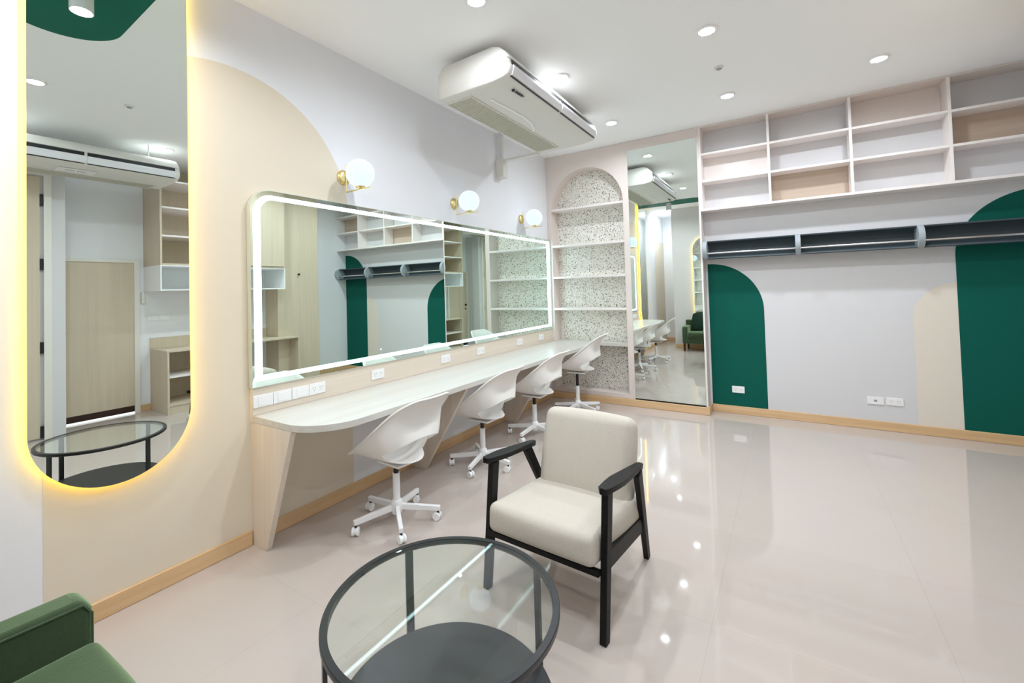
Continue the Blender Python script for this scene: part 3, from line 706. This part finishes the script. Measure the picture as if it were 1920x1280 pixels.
# ---------------------------------------------------------------- cream armchair
e = empty('cream_armchair', 'cream fabric armchair with black wooden frame beside the round glass table', 'armchair', (1.705, 1.775, 0), math.radians(-3.8))
ORG[e.name] = Vector((0, 0, 0))
def cushion(x0, x1, y0, y1, z0, z1, name, m, par, bev=.03, puff=.012, rot=None, piv=None):
    b = B(); nx, ny, nz = 22, 18, 14
    hx, hy, hz = (x1-x0)/2, (y1-y0)/2, (z1-z0)/2; r_ = min(bev, hx, hy, hz)*.999
    def ax(i, n, h):            # grid line i of n, denser in the rounded ends
        k = 5
        if i <= k: return -h+r_*(1-math.cos(PI/2*i/k))
        if i >= n-k: return h-r_*(1-math.cos(PI/2*(n-i)/k))
        return -h+r_+(2*h-2*r_)*(i-k)/(n-2*k)
    def P(i, j, k):
        p = Vector((ax(i, nx, hx), ax(j, ny, hy), ax(k, nz, hz)))
        q = Vector((max(-hx+r_, min(hx-r_, p.x)), max(-hy+r_, min(hy-r_, p.y)), max(-hz+r_, min(hz-r_, p.z))))
        d_ = p-q
        if d_.length > 1e-7: p = q+d_.normalized()*r_
        u, v, w_ = p.x/hx, p.y/hy, p.z/hz
        fu, fv, fw = max(0, 1-u*u), max(0, 1-v*v), max(0, 1-w_*w_)
        p.x += math.copysign(puff, u)*abs(u)**6*fv*fw; p.y += math.copysign(puff, v)*abs(v)**6*fu*fw; p.z += math.copysign(puff, w_)*abs(w_)**4*fu*fv
        return (p.x+(x0+x1)/2, p.y+(y0+y1)/2, p.z+(z0+z1)/2)
    idx = {}; vs = []; fs = []
    def I(i, j, k):
        if (i, j, k) not in idx: idx[(i, j, k)] = len(vs); vs.append(P(i, j, k))
        return idx[(i, j, k)]
    for i in range(nx):
        for j in range(ny):
            for k in (0, nz): fs.append((I(i, j, k), I(i+1, j, k), I(i+1, j+1, k), I(i, j+1, k)))
    for i in range(nx):
        for k in range(nz):
            for j in (0, ny): fs.append((I(i, j, k), I(i+1, j, k), I(i+1, j, k+1), I(i, j, k+1)))
    for j in range(ny):
        for k in range(nz):
            for i in (0, nx): fs.append((I(i, j, k), I(i, j+1, k), I(i, j+1, k+1), I(i, j, k+1)))
    vs = [Vector(v) for v in vs]
    if rot: 
        Rm = Matrix.Rotation(rot, 3, 'X'); pv = Vector(piv); vs = [Rm @ (v-pv)+pv for v in vs]
    b.add(vs, fs)
    return b.obj(name, m, par, angle=80)
# frame
for sx in (-1, 1):
    X = sx*.302
    B().bar((X, .0, 0), (X, .075, .585), .030, .040, .030, .055, side=(1, 0, 0)).obj('front_leg', 'black', e, bevel=.003)
    B().bar((X-sx*.05, .672, 0), (X+sx*.015, .400, .555), .028, .034, .028, .055, side=(1, 0, 0)).obj('rear_leg', 'black', e, bevel=.003)
    B().bar((X, .015, .315), (X-sx*.028, .520, .245), .024, .075, side=(1, 0, 0)).obj('side_rail', 'black', e, bevel=.003)
    # paddle-shaped armrest
    out = [(-.045, .0), (-.05, .012), (-.035, .024), (.05, .034), (.18, .038), (.30, .030), (.40, .022), (.455, .018), (.47, .006), (.47, -.004)]
    out = [(y+.06 if y < .1 else y, w_) for y, w_ in out]
    full = out+[(y, -w_) for y, w_ in out[::-1] if w_ > 0]
    b = B(); n = len(full)
    zt = lambda y: .620-.09*max(0, y-.02)
    v = [(X+w_+sx*.006, y, zt(y)) for y, w_ in full]+[(X+w_*.85+sx*.006, y, zt(y)-.026) for y, w_ in full]
    b.add(v, [tuple(range(n)), tuple(range(2*n-1, n-1, -1))]+[(i, n+i, n+(i+1) % n, (i+1) % n) for i in range(n)])
    b.obj('armrest', 'black', e, bevel=.005, seg=3)
B().bar((-.288, .006, .272), (.288, .006, .272), .024, .026, side=(0, 0, 1)).obj('front_rail', 'black', e, bevel=.002)
B().bar((-.285, .50, .235), (.285, .50, .235), .02, .05, side=(0, 1, 0)).obj('rear_rail', 'black', e, bevel=.002)
cushion(-.276, .276, -.028, .535, .288, .422, 'seat_cushion', 'cream', e, .034, .013, rot=math.radians(-4), piv=(0, 0, .29))
cushion(-.255, .255, .400, .530, .325, .776, 'back_cushion', 'cream', e, .048, .012, rot=math.radians(-15), piv=(0, .45, .36))

# ---------------------------------------------------------------- round glass coffee table
cx, cy, zt, R0 = 1.709, 1.113, .45, .375
e = empty('coffee_table', 'round black metal coffee table with clear glass top and lower shelf', 'coffee table', (cx, cy, 0))
B().lathe([(R0-.023, zt-.020), (R0-.002, zt-.020), (R0, zt-.017), (R0, zt-.002), (R0-.002, zt), (R0-.0215, zt), (R0-.0215, zt-.008), (R0-.023, zt-.008), (R0-.023, zt-.020)], 96, (cx, cy, 0)).obj('rim', 'bmetal', e)
B().lathe([(1e-6, zt-.0075), (R0-.0222, zt-.0075), (R0-.0222, zt-.0015), (1e-6, zt-.0015)], 96, (cx, cy, 0)).obj('glass_top', 'glass', e)
B().lathe([(1e-6, .108), (.352, .108), (.3545, .111), (.3545, .118), (.352, .121), (1e-6, .121)], 96, (cx, cy, 0)).obj('lower_shelf', 'shelfblk', e)
for k, a in enumerate((152, 62, -28, -118)):
    a = math.radians(a); d_ = Vector((math.cos(a), math.sin(a), 0)); sdv = Vector((-d_.y, d_.x, 0))
    p = Vector((cx, cy, 0))+d_*(.3635)
    B().bar(p, p+Vector((0, 0, zt-.0205)), .030, .012, side=sdv).obj('leg', 'bmetal', e, bevel=.001)

# ---------------------------------------------------------------- green armchair at the lower left
e = empty('green_armchair', 'green velvet armchair in the lower left corner of the photo', 'armchair', (1.10, .17, 0))
ORG[e.name] = Vector((1.10, .17, 0))
def soft(b, name, m, bev=.03, par=None): return b.obj(name, m, par or e, bevel=bev, seg=4)
for xa, xb in ((.735, .845), (1.425, 1.535)):
    a_ = soft(B().prism([(-.05, .17), (.472, .17), (.472, .5), (.45, .535), (-.05, .545)], 'X', xa, xb), 'armrest', 'gfab', .022)
    ed = xa if xa > 1 else xb
    B().tube([(ed-.0, .468, .19), (ed-.0, .468, .49), (ed-.0, .447, .522), (ed-.0, -.05, .533)], .0035, 6).obj('piping', 'gfab', a_)
soft(B().box(.847, 1.423, -.05, .455, .17, .30), 'seat_base', 'gfab', .015)
soft(B().box(.735, 1.535, -.055, .05, .17, .66), 'backrest', 'gfab', .03)
sc = cushion(.850, 1.420, .052, .480, .302, .415, 'seat_cushion', 'gfab', e, .03, .012)
for x_, y_ in ((.77, .43), (1.50, .43), (.77, -.02), (1.50, -.02)):
    B().bar((x_, y_, 0), (x_, y_, .171), .03, .03, .045, .045, side=(1, 0, 0)).obj('leg', 'leg', e, bevel=.002)
pb = B()
o = cushion(-.21, .21, -.05, .05, 0, .38, 'throw_pillow', 'gpil', None, .035, .03)
o.location = (1.12, .16, .43); o.rotation_euler = (math.radians(14), 0, 0)
tag(o, 'dark green square throw pillow leaning on the green armchair backrest', 'pillow')
